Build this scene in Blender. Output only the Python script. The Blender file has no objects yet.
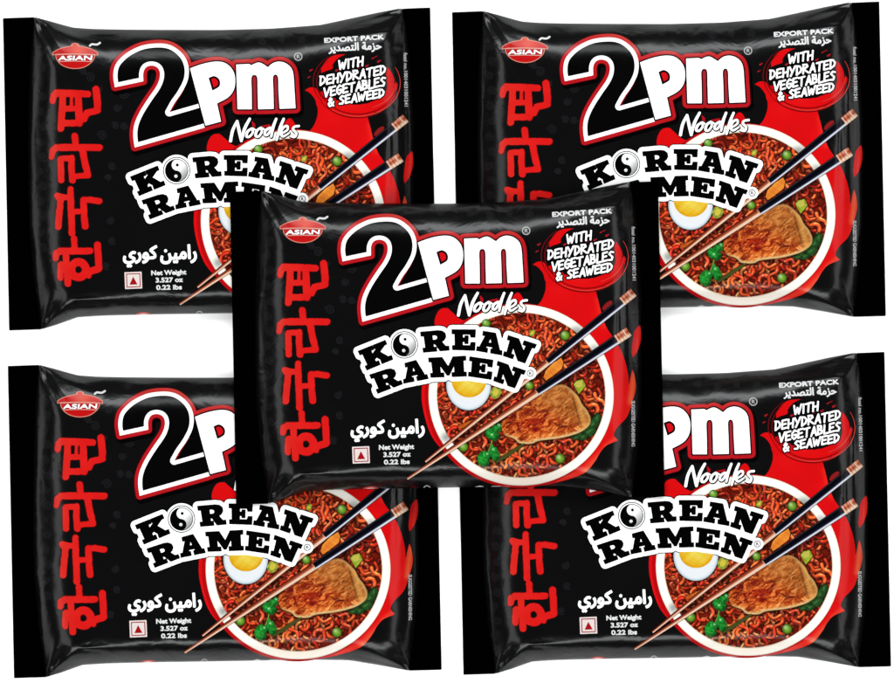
import bpy, math, random
import numpy as np
from mathutils import Vector

random.seed(7)
rng = np.random.default_rng(11)
C = bpy.context.scene.collection
SC = bpy.context.scene
S = 0.0004                      # metres per drawing unit (the packet is about 17 cm wide)

# ------------------------------------------------------------------ camera, world, lamps, exposure
CAM_D = 6.0
cam = bpy.data.cameras.new("camera")
camo = bpy.data.objects.new("camera", cam)
C.objects.link(camo)
camo.location = (0, 0, CAM_D)
cam.sensor_fit = 'HORIZONTAL'
cam.sensor_width = 36
cam.lens = 36 * (CAM_D - 0.010) / (894 * S)
cam.clip_start = 0.1
cam.clip_end = 50
SC.camera = camo

SC.view_settings.view_transform = 'Standard'
SC.view_settings.look = 'None'
SC.view_settings.exposure = 0.0
SC.view_settings.gamma = 1.0

w = bpy.data.worlds.new("World")
SC.world = w
w.use_nodes = True
w.node_tree.nodes['Background'].inputs[0].default_value = (0.93, 0.97, 1.0, 1)
w.node_tree.nodes['Background'].inputs[1].default_value = 0.05


def area(name, loc, sx, sy, power, col=(1, 1, 1)):
    l = bpy.data.lights.new(name, 'AREA')
    l.shape = 'RECTANGLE'
    l.size = sx
    l.size_y = sy
    l.energy = power
    l.color = col
    o = bpy.data.objects.new(name, l)
    C.objects.link(o)
    o.location = loc
    o.rotation_euler = (Vector((0, 0, 0)) - Vector(loc)).to_track_quat('-Z', 'Y').to_euler()
    return o


area("softbox_top", (0.0, 1.05, 0.95), 1.7, 0.40, 34, (0.97, 0.99, 1.0))
area("softbox_bottom", (0.0, -1.05, 0.95), 1.7, 0.36, 25, (0.98, 1.0, 1.0))
area("softbox_left", (-1.15, 0.0, 0.95), 1.5, 0.50, 10)
area("softbox_right", (1.15, 0.0, 0.95), 1.5, 0.50, 10)

E_WHITE = 2.3       # print inks are this much darker than their look under the bright lamps


# ------------------------------------------------------------------ distance fields in drawing units
def seg_d(X, Y, ax, ay, bx, by):
    dx, dy = bx - ax, by - ay
    L = dx * dx + dy * dy + 1e-12
    t = np.clip(((X - ax) * dx + (Y - ay) * dy) / L, 0, 1)
    return np.hypot(X - ax - t * dx, Y - ay - t * dy), t


def poly(loops):
    if loops and not isinstance(loops[0][0], (tuple, list, np.ndarray)):
        loops = [loops]
    loops = [[(float(p[0]), float(p[1])) for p in l] for l in loops]

    def f(X, Y):
        D = np.full(X.shape, 1e9)
        W = np.zeros(X.shape, int)
        for l in loops:
            n = len(l)
            for i in range(n):
                ax, ay = l[i]
                bx, by = l[(i + 1) % n]
                d, _ = seg_d(X, Y, ax, ay, bx, by)
                np.minimum(D, d, out=D)
                cr = (bx - ax) * (Y - ay) - (X - ax) * (by - ay)
                up = (ay <= Y) & (by > Y) & (cr > 0)
                dn = (ay > Y) & (by <= Y) & (cr < 0)
                W += up.astype(int) - dn.astype(int)
        return np.where(W != 0, -D, D)
    f.box = bbox([p for l in loops for p in l])
    return f


def bbox(pts, m=0.0):
    a = np.array(pts)
    return (a[:, 0].min() - m, a[:, 1].min() - m, a[:, 0].max() + m, a[:, 1].max() + m)


def strokes(lines, r):
    """lines: lists of (x, y[, radius])"""
    def f(X, Y):
        D = np.full(X.shape, 1e9)
        for l in lines:
            for a, b in zip(l[:-1], l[1:]):
                ra = a[2] if len(a) > 2 else r
                rb = b[2] if len(b) > 2 else r
                d, t = seg_d(X, Y, a[0], a[1], b[0], b[1])
                np.minimum(D, d - (ra + (rb - ra) * t), out=D)
        return D
    f.box = bbox([(p[0], p[1]) for l in lines for p in l], max([r] + [p[2] for l in lines for p in l if len(p) > 2]))
    return f


def ell(cx, cy, rx, ry, ang=0.0):
    ca, sa = math.cos(ang), math.sin(ang)

    def f(X, Y):
        u = ((X - cx) * ca + (Y - cy) * sa) / rx
        v = (-(X - cx) * sa + (Y - cy) * ca) / ry
        q = np.hypot(u, v)
        g = np.hypot(u / rx, v / ry) + 1e-9
        return (q - 1) * q / g if False else (q - 1) * min(rx, ry) * (1 + 0 * g)
    m = max(rx, ry)
    f.box = (cx - m, cy - m, cx + m, cy + m)
    return f


def mk(f, g, box):
    g.box = box
    return g


def union(*fs):
    b = [f.box for f in fs]
    return mk(None, lambda X, Y: np.minimum.reduce([f(X, Y) for f in fs]),
              (min(q[0] for q in b), min(q[1] for q in b), max(q[2] for q in b), max(q[3] for q in b)))


def inter(*fs):
    b = [f.box for f in fs]
    return mk(None, lambda X, Y: np.maximum.reduce([f(X, Y) for f in fs]),
              (max(q[0] for q in b), max(q[1] for q in b), min(q[2] for q in b), min(q[3] for q in b)))


def off(f, d):
    b = f.box
    return mk(None, lambda X, Y: f(X, Y) - d, (b[0] - d, b[1] - d, b[2] + d, b[3] + d))


def minus(f, g):
    return mk(None, lambda X, Y: np.maximum(f(X, Y), -g(X, Y)), f.box)


def shift(f, dx, dy):
    b = f.box
    return mk(None, lambda X, Y: f(X - dx, Y - dy), (b[0] + dx, b[1] + dy, b[2] + dx, b[3] + dy))


def ring(f, r):
    return mk(None, lambda X, Y: np.abs(f(X, Y)) - r, off(f, r).box)


def smooth(pts, corners=(), n=6, closed=True):
    """Catmull-Rom through pts; at a corner index the curve breaks"""
    P = [np.array(p[:2], float) for p in pts]
    N = len(P)
    out = []
    rngi = range(N) if closed else range(N - 1)
    for i in rngi:
        p1, p2 = P[i], P[(i + 1) % N]
        p0 = P[(i - 1) % N] if (closed or i > 0) else p1
        p3 = P[(i + 2) % N] if (closed or i < N - 2) else p2
        if i in corners:
            p0 = p1 - (p2 - p1) * 0.5
        if (i + 1) % N in corners:
            p3 = p2 + (p2 - p1) * 0.5
        for k in range(n):
            t = k / n
            out.append(tuple(0.5 * ((2 * p1) + (p2 - p0) * t + (2 * p0 - 5 * p1 + 4 * p2 - p3) * t * t
                                    + (3 * p1 - p0 - 3 * p2 + p3) * t ** 3)))
    if not closed:
        out.append(tuple(P[-1]))
    return out


# ------------------------------------------------------------------ the packet's outline and height
TOP = np.array([(225, 192.1), (230, 192), (261.5, 190.9), (276, 194.6), (290, 198.6), (300.2, 201.3), (318, 202.6), (345, 203.2), (380, 203.5), (448, 203.7),
                (500, 202.3), (548, 198.7), (580, 191.8), (604, 186.6), (625.6, 182.6), (658, 181.3), (664, 181)])
BOT = np.array([(225, 504.8), (236.2, 504.6), (268, 503.6), (284, 498.8), (304.7, 491.4), (330, 489.8), (380, 488.6), (460, 487.4), (530, 486), (571.6, 486.6),
                (600, 491.2), (632, 497.0), (664.6, 496.2), (670, 496)])
LEFT = np.array([(192, 230), (504.6, 236.2)])
RIGHT = np.array([(181.3, 658), (496.2, 664.6)])
SEAL_L = np.array([(185, 262.0), (192, 261.5), (210, 259.5), (232, 257.5), (285, 255.6), (350, 255.4), (400, 256.2), (450, 260.5), (490, 266.5), (505, 268.8)])
SEAL_R = np.array([(175, 630.0), (183, 630.0), (205, 634.2), (230, 637.6), (300, 641.6), (400, 641.2), (440, 639.0), (470, 635.4), (500, 631.5)])


def sm_interp(x, tab, wdt=7.0):
    """piecewise-linear table, softened"""
    r = 0
    for k, wt in ((-1.5, .1), (-1, .15), (-.5, .15), (0, .2), (.5, .15), (1, .15), (1.5, .1)):
        r = r + wt * np.interp(x + k * wdt / 1.5, tab[:, 0], tab[:, 1])
    return r


def outline(X, Y):
    t = np.interp(X, TOP[:, 0], TOP[:, 1]) - Y
    b = Y - np.interp(X, BOT[:, 0], BOT[:, 1])
    l = np.interp(Y, LEFT[:, 0], LEFT[:, 1]) - X
    r = X - np.interp(Y, RIGHT[:, 0], RIGHT[:, 1])
    return np.maximum.reduce([t, b, l, r])


outline.box = (229, 180, 666, 506)


def seal_l(X, Y):
    return X - np.interp(Y, SEAL_L[:, 0], SEAL_L[:, 1])      # negative inside the left seal


def seal_r(X, Y):
    return np.interp(Y, SEAL_R[:, 0], SEAL_R[:, 1]) - X


seal_l.box = (200, 150, 300, 550)
seal_r.box = (600, 150, 700, 550)

# creases: (x0, y0, x1, y1, height, width, exponent)
CREASES = [
    (262, 192, 302, 262, -2.6, 6.5), (262, 192, 330, 226, 2.0, 6.0), (264, 196, 300, 208, -1.2, 4.0),
    (631, 187, 611, 214, 2.6, 3.6), (628, 185, 570, 203, -1.6, 5.0), (632, 190, 624, 240, -1.8, 6.0), (618, 205, 560, 216, 1.2, 6.0),
    (268, 501, 281, 462, 2.0, 4.6), (268, 502, 302, 474, 2.4, 3.8), (274, 497, 289, 470, -2.0, 4.0), (302, 474, 352, 473, 1.3, 4.2), (268, 500, 258, 400, 1.3, 3.4),
    (632, 496, 600, 462, -2.2, 6.0), (631, 495, 585, 474, 2.2, 3.8), (632, 494, 618, 458, 1.6, 4.5), (628, 496, 575, 481, -1.2, 3.2),
    (300, 203, 450, 206, .45, 3.0), (258, 232, 262, 380, .7, 3.6), (626, 260, 628, 400, .9, 4.5), (618, 300, 617, 420, -.7, 4.0), (634, 250, 636, 400, -.5, 2.6),
]
# small puckers running in from the seals and the folded edges
for k in range(34):
    y = rng.uniform(215, 480)
    ln = rng.uniform(10, 30)
    if k % 2:
        x = float(np.interp(y, SEAL_L[:, 0], SEAL_L[:, 1]))
        CREASES.append((x, y, x + ln, y + rng.uniform(-5, 5), rng.uniform(-.55, .55), rng.uniform(1.8, 3.6)))
    else:
        x = float(np.interp(y, SEAL_R[:, 0], SEAL_R[:, 1]))
        CREASES.append((x, y, x - ln, y + rng.uniform(-5, 5), rng.uniform(-.55, .55), rng.uniform(1.8, 3.6)))
for k in range(30):
    x = rng.uniform(285, 615)
    ln = rng.uniform(8, 22)
    a_ = rng.uniform(-.5, .5)
    if k % 2:
        y = float(np.interp(x, TOP[:, 0], TOP[:, 1]))
        CREASES.append((x, y + 2, x + 2.2 * ln * a_, y + ln, rng.uniform(-.5, .5), rng.uniform(2.2, 5)))
    else:
        y = float(np.interp(x, BOT[:, 0], BOT[:, 1]))
        CREASES.append((x, y - 2, x + 2.2 * ln * a_, y - ln, rng.uniform(-.5, .5), rng.uniform(2.2, 5)))
# a slow random swell, the noodle block below the film
WAVES = []
for k in range(22):
    a = rng.uniform(0, 2 * math.pi)
    lam = rng.uniform(26, 90)
    WAVES.append((math.cos(a) * 2 * math.pi / lam, math.sin(a) * 2 * math.pi / lam, rng.uniform(0, 6.28), 0.0032 * lam * rng.uniform(.4, 1)))

HMAX = 27.0
EDGE = 1.3


def g_(d, D, p):
    t = np.clip(d / D, 0, 1)
    return 1 - (1 - t) ** p


def height(X, Y):
    dT = Y - sm_interp(X, TOP)
    dB = sm_interp(X, BOT) - Y
    dL = X - sm_interp(Y, SEAL_L)
    dR = sm_interp(Y, SEAL_R) - X
    h = g_(dT, 46, 2.3) * g_(dB, 29, 2.3) * g_(dL, 42, 2.2) * g_(dR, 40, 2.2)
    h = np.sqrt(h) * .25 + h * .75
    inside = np.clip(np.minimum.reduce([dT / 8, dB / 8, dL / 9, dR / 9]), 0, 1)
    inside = inside * inside * (3 - 2 * inside)
    c = np.zeros(X.shape)
    for (ax, ay, bx, by, a, wd) in CREASES:
        d, t = seg_d(X, Y, ax, ay, bx, by)
        env = np.clip(1.15 - t, 0, 1) ** .8 * np.clip(t * 6 + .25, 0, 1)
        c += a * env * np.exp(-(d / (wd * (.35 + .9 * t))) ** 2)
    wv = np.zeros(X.shape)
    for (kx, ky, ph, a) in WAVES:
        wv += a * np.sin(kx * X + ky * Y + ph)
    z = EDGE + HMAX * h + (c * (.2 + .8 * inside) * .9 + wv * inside) * np.clip(np.minimum(dL, dR) / 3 + .4, 0, 1) * (h > 0)
    crimp = np.where((dL < -1) | (dR < -1), 0.10 * np.sin(X * 2.1), 0)
    return np.where((dL <= 0) | (dR <= 0), EDGE + crimp, np.maximum(z, EDGE * .6))


CX, CY = 447.0, 342.0      # the packet's origin in the drawing
CENTER = (CX, CY)


# ------------------------------------------------------------------ meshes from fields
def lin(c):
    c = np.clip(np.asarray(c, float) / 255.0, 0, 1.3)
    c = np.where(c <= .04045, c / 12.92, ((c + .055) / 1.055) ** 2.4)
    return np.minimum(c / E_WHITE * (1.0), .86)


class Part:
    def __init__(self):
        self.v, self.f, self.c = [], [], []
        self.n = 0

    def add(self, f, col, layer, cell=0.4, box=None, zf=None, skirt=None, flip=False):
        b = box or f.box
        x0, y0, x1, y1 = b[0] - cell * 1.5, b[1] - cell * 1.5, b[2] + cell * 1.5, b[3] + cell * 1.5
        nx = max(3, int(math.ceil((x1 - x0) / cell)) + 1)
        ny = max(3, int(math.ceil((y1 - y0) / cell)) + 1)
        xs = x0 + np.arange(nx) * cell
        ys = y0 + np.arange(ny) * cell
        X, Y = np.meshgrid(xs, ys)
        F = np.array(f(X, Y), float)
        F[np.abs(F) < 1e-7] = 1e-7
        ins = F < 0
        idx = -np.ones(F.shape, int)
        c4 = ins[:-1, :-1].astype(int) + ins[:-1, 1:] + ins[1:, 1:] + ins[1:, :-1]
        m = np.nonzero(ins)
        idx[m] = np.arange(len(m[0]))
        px = list(X[m])
        py = list(Y[m])
        faces = []
        full = np.nonzero(c4 == 4)
        jj, ii = full
        q = np.stack([idx[jj, ii], idx[jj + 1, ii], idx[jj + 1, ii + 1], idx[jj, ii + 1]], 1)
        faces.extend(q.tolist())
        edges = {}

        def cross(j0, i0, j1, i1):
            k = (j0, i0, j1, i1) if (j0, i0) < (j1, i1) else (j1, i1, j0, i0)
            if k in edges:
                return edges[k]
            a, bb = F[k[0], k[1]], F[k[2], k[3]]
            t = a / (a - bb)
            px.append(X[k[0], k[1]] * (1 - t) + X[k[2], k[3]] * t)
            py.append(Y[k[0], k[1]] * (1 - t) + Y[k[2], k[3]] * t)
            edges[k] = len(px) - 1
            return edges[k]
        mj, mi = np.nonzero((c4 > 0) & (c4 < 4))
        bedge = []
        for j, i in zip(mj.tolist(), mi.tolist()):
            cs = ((j, i), (j + 1, i), (j + 1, i + 1), (j, i + 1))
            lp = []
            iscross = []
            for k in range(4):
                a, bb = cs[k], cs[(k + 1) % 4]
                ia, ib = ins[a], ins[bb]
                if ia:
                    lp.append(int(idx[a]))
                    iscross.append(False)
                if ia != ib:
                    lp.append(cross(a[0], a[1], bb[0], bb[1]))
                    iscross.append(True)
            if len(lp) >= 3:
                faces.append(lp)
            L = len(lp)
            for k in range(L):
                if iscross[k] and iscross[(k + 1) % L]:
                    bedge.append((lp[k], lp[(k + 1) % L]))
        px = np.array(px)
        py = np.array(py)
        if len(px) == 0:
            return self
        z = (height(px, py) if zf is None else zf(px, py)) + layer
        if callable(col):
            cc = np.array(col(px, py), float)
        else:
            cc = np.tile(np.array(col, float), (len(px), 1))
        V = np.stack([(px - CX) * S, (CY - py) * S, z * S], 1)
        if flip:
            faces = [fc[::-1] for fc in faces]
        base = self.n
        self.v.append(V)
        self.c.append(lin(cc))
        self.f.extend([[a + base for a in fc] for fc in faces])
        self.n += len(V)
        if skirt is not None:
            V2 = V.copy()
            V2[:, 2] = skirt(px, py) * S
            self.v.append(V2)
            self.c.append(lin(cc))
            b2 = self.n
            self.n += len(V2)
            self.f.extend([[a + b2 for a in fc[::-1]] for fc in faces])
            for a, bb in bedge:
                self.f.append([bb + base, a + base, a + b2, bb + b2])
        return self

    def build(self, name, parent, mat, label=None):
        V = np.concatenate(self.v)
        Cc = np.concatenate(self.c)
        me = bpy.data.meshes.new(name)
        lens = np.array([len(x) for x in self.f], np.int32)
        flat = np.fromiter((i for x in self.f for i in x), np.int32)
        me.vertices.add(len(V))
        me.vertices.foreach_set('co', V.astype(np.float32).ravel())
        me.loops.add(len(flat))
        me.loops.foreach_set('vertex_index', flat)
        me.polygons.add(len(lens))
        st = np.concatenate([[0], np.cumsum(lens)[:-1]]).astype(np.int32)
        me.polygons.foreach_set('loop_start', st)
        me.polygons.foreach_set('loop_total', lens)
        me.polygons.foreach_set('use_smooth', np.ones(len(lens), bool))
        me.update(calc_edges=True)
        me.validate()
        ca = me.color_attributes.new('ink', 'FLOAT_COLOR', 'POINT')
        d = np.concatenate([Cc, np.ones((len(Cc), 1))], 1).astype(np.float32)
        ca.data.foreach_set('color', d.ravel())
        me.materials.append(mat)
        o = bpy.data.objects.new(name, me)
        C.objects.link(o)
        o.parent = parent
        if label:
            o['label'] = label
        return o


# ------------------------------------------------------------------ materials
def film(name, rough=.30, spec=.5, bump=.25, coat=0.0):
    m = bpy.data.materials.new(name)
    m.use_nodes = True
    nt = m.node_tree
    p = nt.nodes['Principled BSDF']
    a = nt.nodes.new('ShaderNodeAttribute')
    a.attribute_name = 'ink'
    nt.links.new(a.outputs['Color'], p.inputs['Base Color'])
    p.inputs['Roughness'].default_value = rough
    p.inputs['Specular IOR Level'].default_value = spec
    tc = nt.nodes.new('ShaderNodeTexCoord')
    mp = nt.nodes.new('ShaderNodeMapping')
    mp.inputs['Scale'].default_value = (1, 1.3, 1)
    at_ = nt.nodes.new('ShaderNodeAttribute')
    at_.attribute_type = 'OBJECT'
    at_.attribute_name = 'crumple'
    cv = nt.nodes.new('ShaderNodeCombineXYZ')
    nt.links.new(at_.outputs['Fac'], cv.inputs[2])
    nt.links.new(cv.outputs['Vector'], mp.inputs['Location'])
    n1 = nt.nodes.new('ShaderNodeTexNoise')
    n1.inputs['Scale'].default_value = 60
    n1.inputs['Detail'].default_value = 3
    n1.inputs['Roughness'].default_value = .5
    n1.inputs['Distortion'].default_value = .8
    b = nt.nodes.new('ShaderNodeBump')
    b.inputs['Strength'].default_value = bump
    b.inputs['Distance'].default_value = .0012
    nt.links.new(tc.outputs['Object'], mp.inputs['Vector'])
    nt.links.new(mp.outputs['Vector'], n1.inputs['Vector'])
    nt.links.new(n1.outputs['Fac'], b.inputs['Height'])
    nt.links.new(b.outputs['Normal'], p.inputs['Normal'])
    n2 = nt.nodes.new('ShaderNodeTexNoise')
    n2.inputs['Scale'].default_value = 35
    n2.inputs['Detail'].default_value = 4
    mr = nt.nodes.new('ShaderNodeMapRange')
    mr.inputs['To Min'].default_value = rough - .06
    mr.inputs['To Max'].default_value = rough + .08
    nt.links.new(tc.outputs['Object'], n2.inputs['Vector'])
    nt.links.new(n2.outputs['Fac'], mr.inputs['Value'])
    nt.links.new(mr.outputs['Result'], p.inputs['Roughness'])
    return m


M_FILM = film('glossy_black_film', .21, .17, .34)
M_INK = film("printed_film", .22, .08, .24)
M_SEAL = film('matte_black_seal', .8, .0, .0)

gm = bpy.data.materials.new('white_table_top')
gm.use_nodes = True
gp = gm.node_tree.nodes['Principled BSDF']
gp.inputs['Roughness'].default_value = .85
gp.inputs['Specular IOR Level'].default_value = .2
gn = gm.node_tree.nodes.new('ShaderNodeTexNoise')
gn.inputs['Scale'].default_value = 120
gr = gm.node_tree.nodes.new('ShaderNodeMapRange')
gr.inputs['To Min'].default_value = .93
gr.inputs['To Max'].default_value = .96
gm.node_tree.links.new(gn.outputs['Fac'], gr.inputs['Value'])
gc = gm.node_tree.nodes.new('ShaderNodeCombineColor')
for k in range(3):
    gm.node_tree.links.new(gr.outputs['Result'], gc.inputs[k])
gm.node_tree.links.new(gc.outputs['Color'], gp.inputs['Base Color'])

# ------------------------------------------------------------------ setting: the white surface
me = bpy.data.meshes.new('ground')
me.from_pydata([(-3, -3, 0), (3, -3, 0), (3, 3, 0), (-3, 3, 0)], [], [(0, 1, 2, 3)])
me.materials.append(gm)
go = bpy.data.objects.new('ground', me)
C.objects.link(go)
go['kind'] = 'structure'
go['label'] = 'plain white surface under the packets'

# ------------------------------------------------------------------ lettering helpers
def text_loops(s):
    c = bpy.data.curves.new('text', 'FONT')
    c.body = s
    c.size = 10
    o = bpy.data.objects.new('text', c)
    C.objects.link(o)
    bpy.context.view_layer.update()
    cc = o.to_curve(bpy.context.evaluated_depsgraph_get(), apply_modifiers=False)
    loops = []
    for sp in cc.splines:
        P = sp.bezier_points
        n = len(P)
        l = []
        for i in range(n):
            a, b = P[i], P[(i + 1) % n]
            p0, p1, p2, p3 = a.co, a.handle_right, b.handle_left, b.co
            straight = (p1 - p0).cross(p3 - p0).length < 1e-3 and (p2 - p0).cross(p3 - p0).length < 1e-3
            m = 1 if straight else 5
            for k in range(m):
                t = k / m
                q = p0 * (1 - t) ** 3 + p1 * (3 * t * (1 - t) ** 2) + p2 * (3 * t * t * (1 - t)) + p3 * t ** 3
                l.append((q.x, q.y))
        loops.append(l)
    bpy.data.objects.remove(o)
    bpy.data.curves.remove(c)
    return loops


def text(s, x0, y0, x1, y1, h, slant=0.0, cap=None):
    """baseline from (x0,y0) to (x1,y1), letters h tall (cap: height of the tallest if given)"""
    L = text_loops(s)
    xs = [p[0] for l in L for p in l]
    top = cap or 7.27
    sx = math.hypot(x1 - x0, y1 - y0) / (max(xs) - min(xs))
    ux, uy = (x1 - x0), (y1 - y0)
    n = math.hypot(ux, uy)
    ux, uy = ux / n, uy / n
    vx, vy = uy, -ux
    mx = min(xs)
    out = []
    for l in L:
        o = []
        for (a, b) in l:
            u = (a - mx) * sx
            v = b / top * h
            u += v * slant
            o.append((x0 + ux * u + vx * v, y0 + uy * u + vy * v))
        out.append(o)
    return poly(out)


def fit(s, box, ang=0.0):
    """whole outline of the word fitted to a box, then turned"""
    L = text_loops(s)
    a = np.array([p for l in L for p in l])
    x0, y0 = a.min(0)
    x1, y1 = a.max(0)
    cx, cy = (box[0] + box[2]) / 2, (box[1] + box[3]) / 2
    ca, sa = math.cos(ang), math.sin(ang)
    out = []
    for l in L:
        o = []
        for (p, q) in l:
            u = ((p - x0) / (x1 - x0) - .5) * (box[2] - box[0])
            v = (.5 - (q - y0) / (y1 - y0)) * (box[3] - box[1])
            o.append((cx + u * ca - v * sa, cy + u * sa + v * ca))
        out.append(o)
    return poly(out)


# slab letters in a unit box, y down
SLAB = {
    'K': [[(0, 0), (.52, 0), (.52, .2), (.41, .2), (.41, .40), (.64, .18), (.56, .18), (.56, 0), (1, 0), (1, .2), (.92, .2), (.68, .42), (.9, .8), (1.02, .8), (1.02, 1),
           (.60, 1), (.60, .84), (.62, .8), (.50, .60), (.41, .68), (.41, .8), (.52, .8), (.52, 1), (0, 1), (0, .8), (.1, .8), (.1, .2), (0, .2)]],
    'R': [[(0, 0), (.66, 0), (.82, .04), (.93, .16), (.94, .34), (.87, .48), (.76, .56), (.9, .8), (1.02, .8), (1.02, 1), (.66, 1), (.50, .64), (.42, .64), (.42, .8), (.53, .8),
           (.53, 1), (0, 1), (0, .8), (.11, .8), (.11, .2), (0, .2)],
          [(.42, .2), (.42, .45), (.52, .45), (.6, .42), (.63, .33), (.6, .23), (.52, .2)]],
    'E': [[(0, 0), (1, 0), (1, .36), (.82, .36), (.78, .22), (.45, .22), (.45, .4), (.56, .4), (.56, .3), (.7, .3), (.7, .68), (.56, .68), (.56, .58), (.45, .58), (.45, .78), (.8, .78),
           (.84, .62), (1.02, .62), (1.02, 1), (0, 1), (0, .8), (.12, .8), (.12, .2), (0, .2)]],
    'A': [[(.14, 0), (.72, 0), (.93, .8), (1.02, .8), (1.02, 1), (.56, 1), (.56, .8), (.64, .8), (.62, .70), (.36, .70), (.34, .8), (.42, .8), (.42, 1), (-.02, 1), (-.02, .8), (.08, .8),
           (.27, .2), (.14, .2)],
          [(.42, .52), (.58, .52), (.51, .25)]],
    'N': [[(0, 0), (.38, 0), (.70, .5), (.70, .2), (.58, .2), (.58, 0), (1.02, 0), (1.02, .2), (.92, .2), (.92, 1), (.62, 1), (.28, .46), (.28, .8), (.4, .8), (.4, 1), (0, 1), (0, .8),
           (.1, .8), (.1, .2), (0, .2)]],
    'M': [[(0, 0), (.36, 0), (.51, .5), (.66, 0), (1, 0), (1, .2), (.93, .2), (.93, .8), (1, .8), (1, 1), (.60, 1), (.60, .8), (.68, .8), (.68, .38), (.52, .92), (.46, .92), (.28, .38),
           (.28, .8), (.37, .8), (.37, 1), (0, 1), (0, .8), (.07, .8), (.07, .2), (0, .2)]],
}


def slab(ch, TL, TR, BR, BL):
    out = []
    for k, l in enumerate(SLAB[ch]):
        o = []
        for (u, v) in l:
            x = (TL[0] * (1 - u) + TR[0] * u) * (1 - v) + (BL[0] * (1 - u) + BR[0] * u) * v
            y = (TL[1] * (1 - u) + TR[1] * u) * (1 - v) + (BL[1] * (1 - u) + BR[1] * u) * v
            o.append((x, y))
        out.append(o)
    a = poly(out[0])
    if len(out) > 1:
        h = poly(out[1])
        return minus(a, h)
    return a


HAND = {
    'W': (.78, [[(0, 1), (.12, .02), (.38, .7), (.5, .02), (.8, 1.02)]]),
    'I': (.12, [[(.08, 1), (.04, 0)]]),
    'T': (.6, [[(0, .93), (.66, 1)], [(.34, .96), (.26, 0)]]),
    'H': (.55, [[(.06, 1), (0, 0)], [(.58, 1), (.5, 0)], [(.03, .46), (.54, .54)]]),
    'D': (.55, [[(.08, .95), (.02, 0)], [(0, 1), (.35, .93), (.56, .62), (.46, .28), (.02, 0)]]),
    'E': (.5, [[(.55, 1), (.05, .95), (0, .03), (.52, .08)], [(.03, .5), (.44, .55)]]),
    'Y': (.55, [[(.02, 1), (.22, .5)], [(.62, 1), (.1, -.05)]]),
    'R': (.55, [[(.05, .95), (0, 0)], [(0, 1), (.42, .96), (.5, .74), (.06, .48), (.6, 0)]]),
    'A': (.58, [[(0, 0), (.38, 1), (.58, 0)], [(.14, .32), (.52, .36)]]),
    'V': (.55, [[(0, 1), (.2, 0), (.64, 1)]]),
    'G': (.55, [[(.56, .86), (.34, 1), (.06, .66), (.04, .24), (.26, 0), (.52, .2), (.54, .48), (.3, .46)]]),
    'B': (.52, [[(.05, 1), (0, 0)], [(0, 1), (.4, .94), (.44, .7), (.06, .54), (.5, .42), (.46, .12), (0, 0)]]),
    'L': (.46, [[(.08, 1), (0, .02), (.5, .06)]]),
    'S': (.5, [[(.56, .9), (.28, 1), (.08, .76), (.46, .36), (.34, .06), (0, .1)]]),
    '&': (.6, [[(.6, .02), (.12, .76), (.28, 1), (.44, .8), (.04, .3), (.18, 0), (.42, .1), (.62, .46)]]),
    ' ': (.3, []),
}


def hand(s, x0, y0, x1, y1, h, r, slant=.16, gap=.2):
    tot = 0
    items = []
    for ch in s:
        wd, ls = HAND[ch]
        items.append((tot, ls))
        tot += wd + gap
    tot -= gap
    n = math.hypot(x1 - x0, y1 - y0)
    k = n / tot
    ux, uy = (x1 - x0) / n, (y1 - y0) / n
    vx, vy = uy, -ux
    out = []
    for (ofs, ls) in items:
        jj = random.uniform(-.25, .25)
        for l in ls:
            out.append([(x0 + ux * ((ofs + a) * k + b * h * slant) + vx * (b * h + jj),
                         y0 + uy * ((ofs + a) * k + b * h * slant) + vy * (b * h + jj)) for (a, b) in l])
    return strokes(out, r)


WHITE = (296, 296, 296)
BLACK = (3, 3, 3)
RED = (232, 14, 18)
PANEL = (12, 12, 13)
SEALC = (1, 1, 1)
L1, L2, L3, L4, L5, L6, L7, L8 = [.14 + .07 * k for k in range(8)]

# ------------------------------------------------------------------ the packet
pk = bpy.data.objects.new('noodle_packet', None)
C.objects.link(pk)
pk['category'] = 'noodle packet'
pk['group'] = 'black instant noodle packets'

body_f = mk(None, lambda X, Y: np.maximum.reduce([outline(X, Y), -seal_l(X, Y), -seal_r(X, Y)]), outline.box)
low = lambda x, y: np.full(x.shape, .25)


def vnoise(x, y, s, k=0):
    """cheap smooth variation"""
    return (np.sin(x / s + 1.3 * k) * np.cos(y / s * 1.13 - k) + .6 * np.sin((x + y) / s * 1.7 + k * 2.1) + .4 * np.sin((x - 1.6 * y) / s * 2.3 + k)) / 2


def panel_col(x, y):
    a = np.tile(np.array(PANEL, float), (len(x), 1))
    return a


wr = Part()
wr.add(body_f, panel_col, 0, cell=1.0, skirt=low)
# faint spirals printed tone on tone
cur = []
for k in range(17):
    y = 226 + k * 15.0
    for x, r in ((267.5 + (k % 2) * 3, 4.6),):
        cur.append([(x + r * (1 - t / 22) * math.cos(t * .62 + k), y + r * (1 - t / 22) * math.sin(t * .62 + k)) for t in range(21)])
for (x, y, r) in ((352, 268, 5), (345, 282, 4), (352, 300, 4), (334, 440, 4), (340, 415, 4), (338, 395, 4), (318, 252, 5), (326, 264, 4), (311, 246, 4), (330, 310, 5), (343, 300, 4), (340, 340, 4), (336, 352, 3.5), (331, 236, 4), (624, 224, 5), (620, 236, 4.4),
                  (628, 212, 4), (623, 472, 5), (629, 482, 4), (620, 462, 4), (350, 212, 4), (470, 213, 4), (490, 215, 4), (510, 213, 4), (440, 212, 4), (530, 214, 4),
                  (380, 480, 4), (400, 481, 4), (342, 481, 4), (327, 480, 4)):
    cur.append([(x + r * (1 - t / 22) * math.cos(t * .62 + x), y + r * (1 - t / 22) * math.sin(t * .62 + x)) for t in range(21)])
wr.add(strokes(cur, .6), (29, 29, 32), .10, cell=.5)
wr.build('wrapper', pk, M_FILM)

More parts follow.
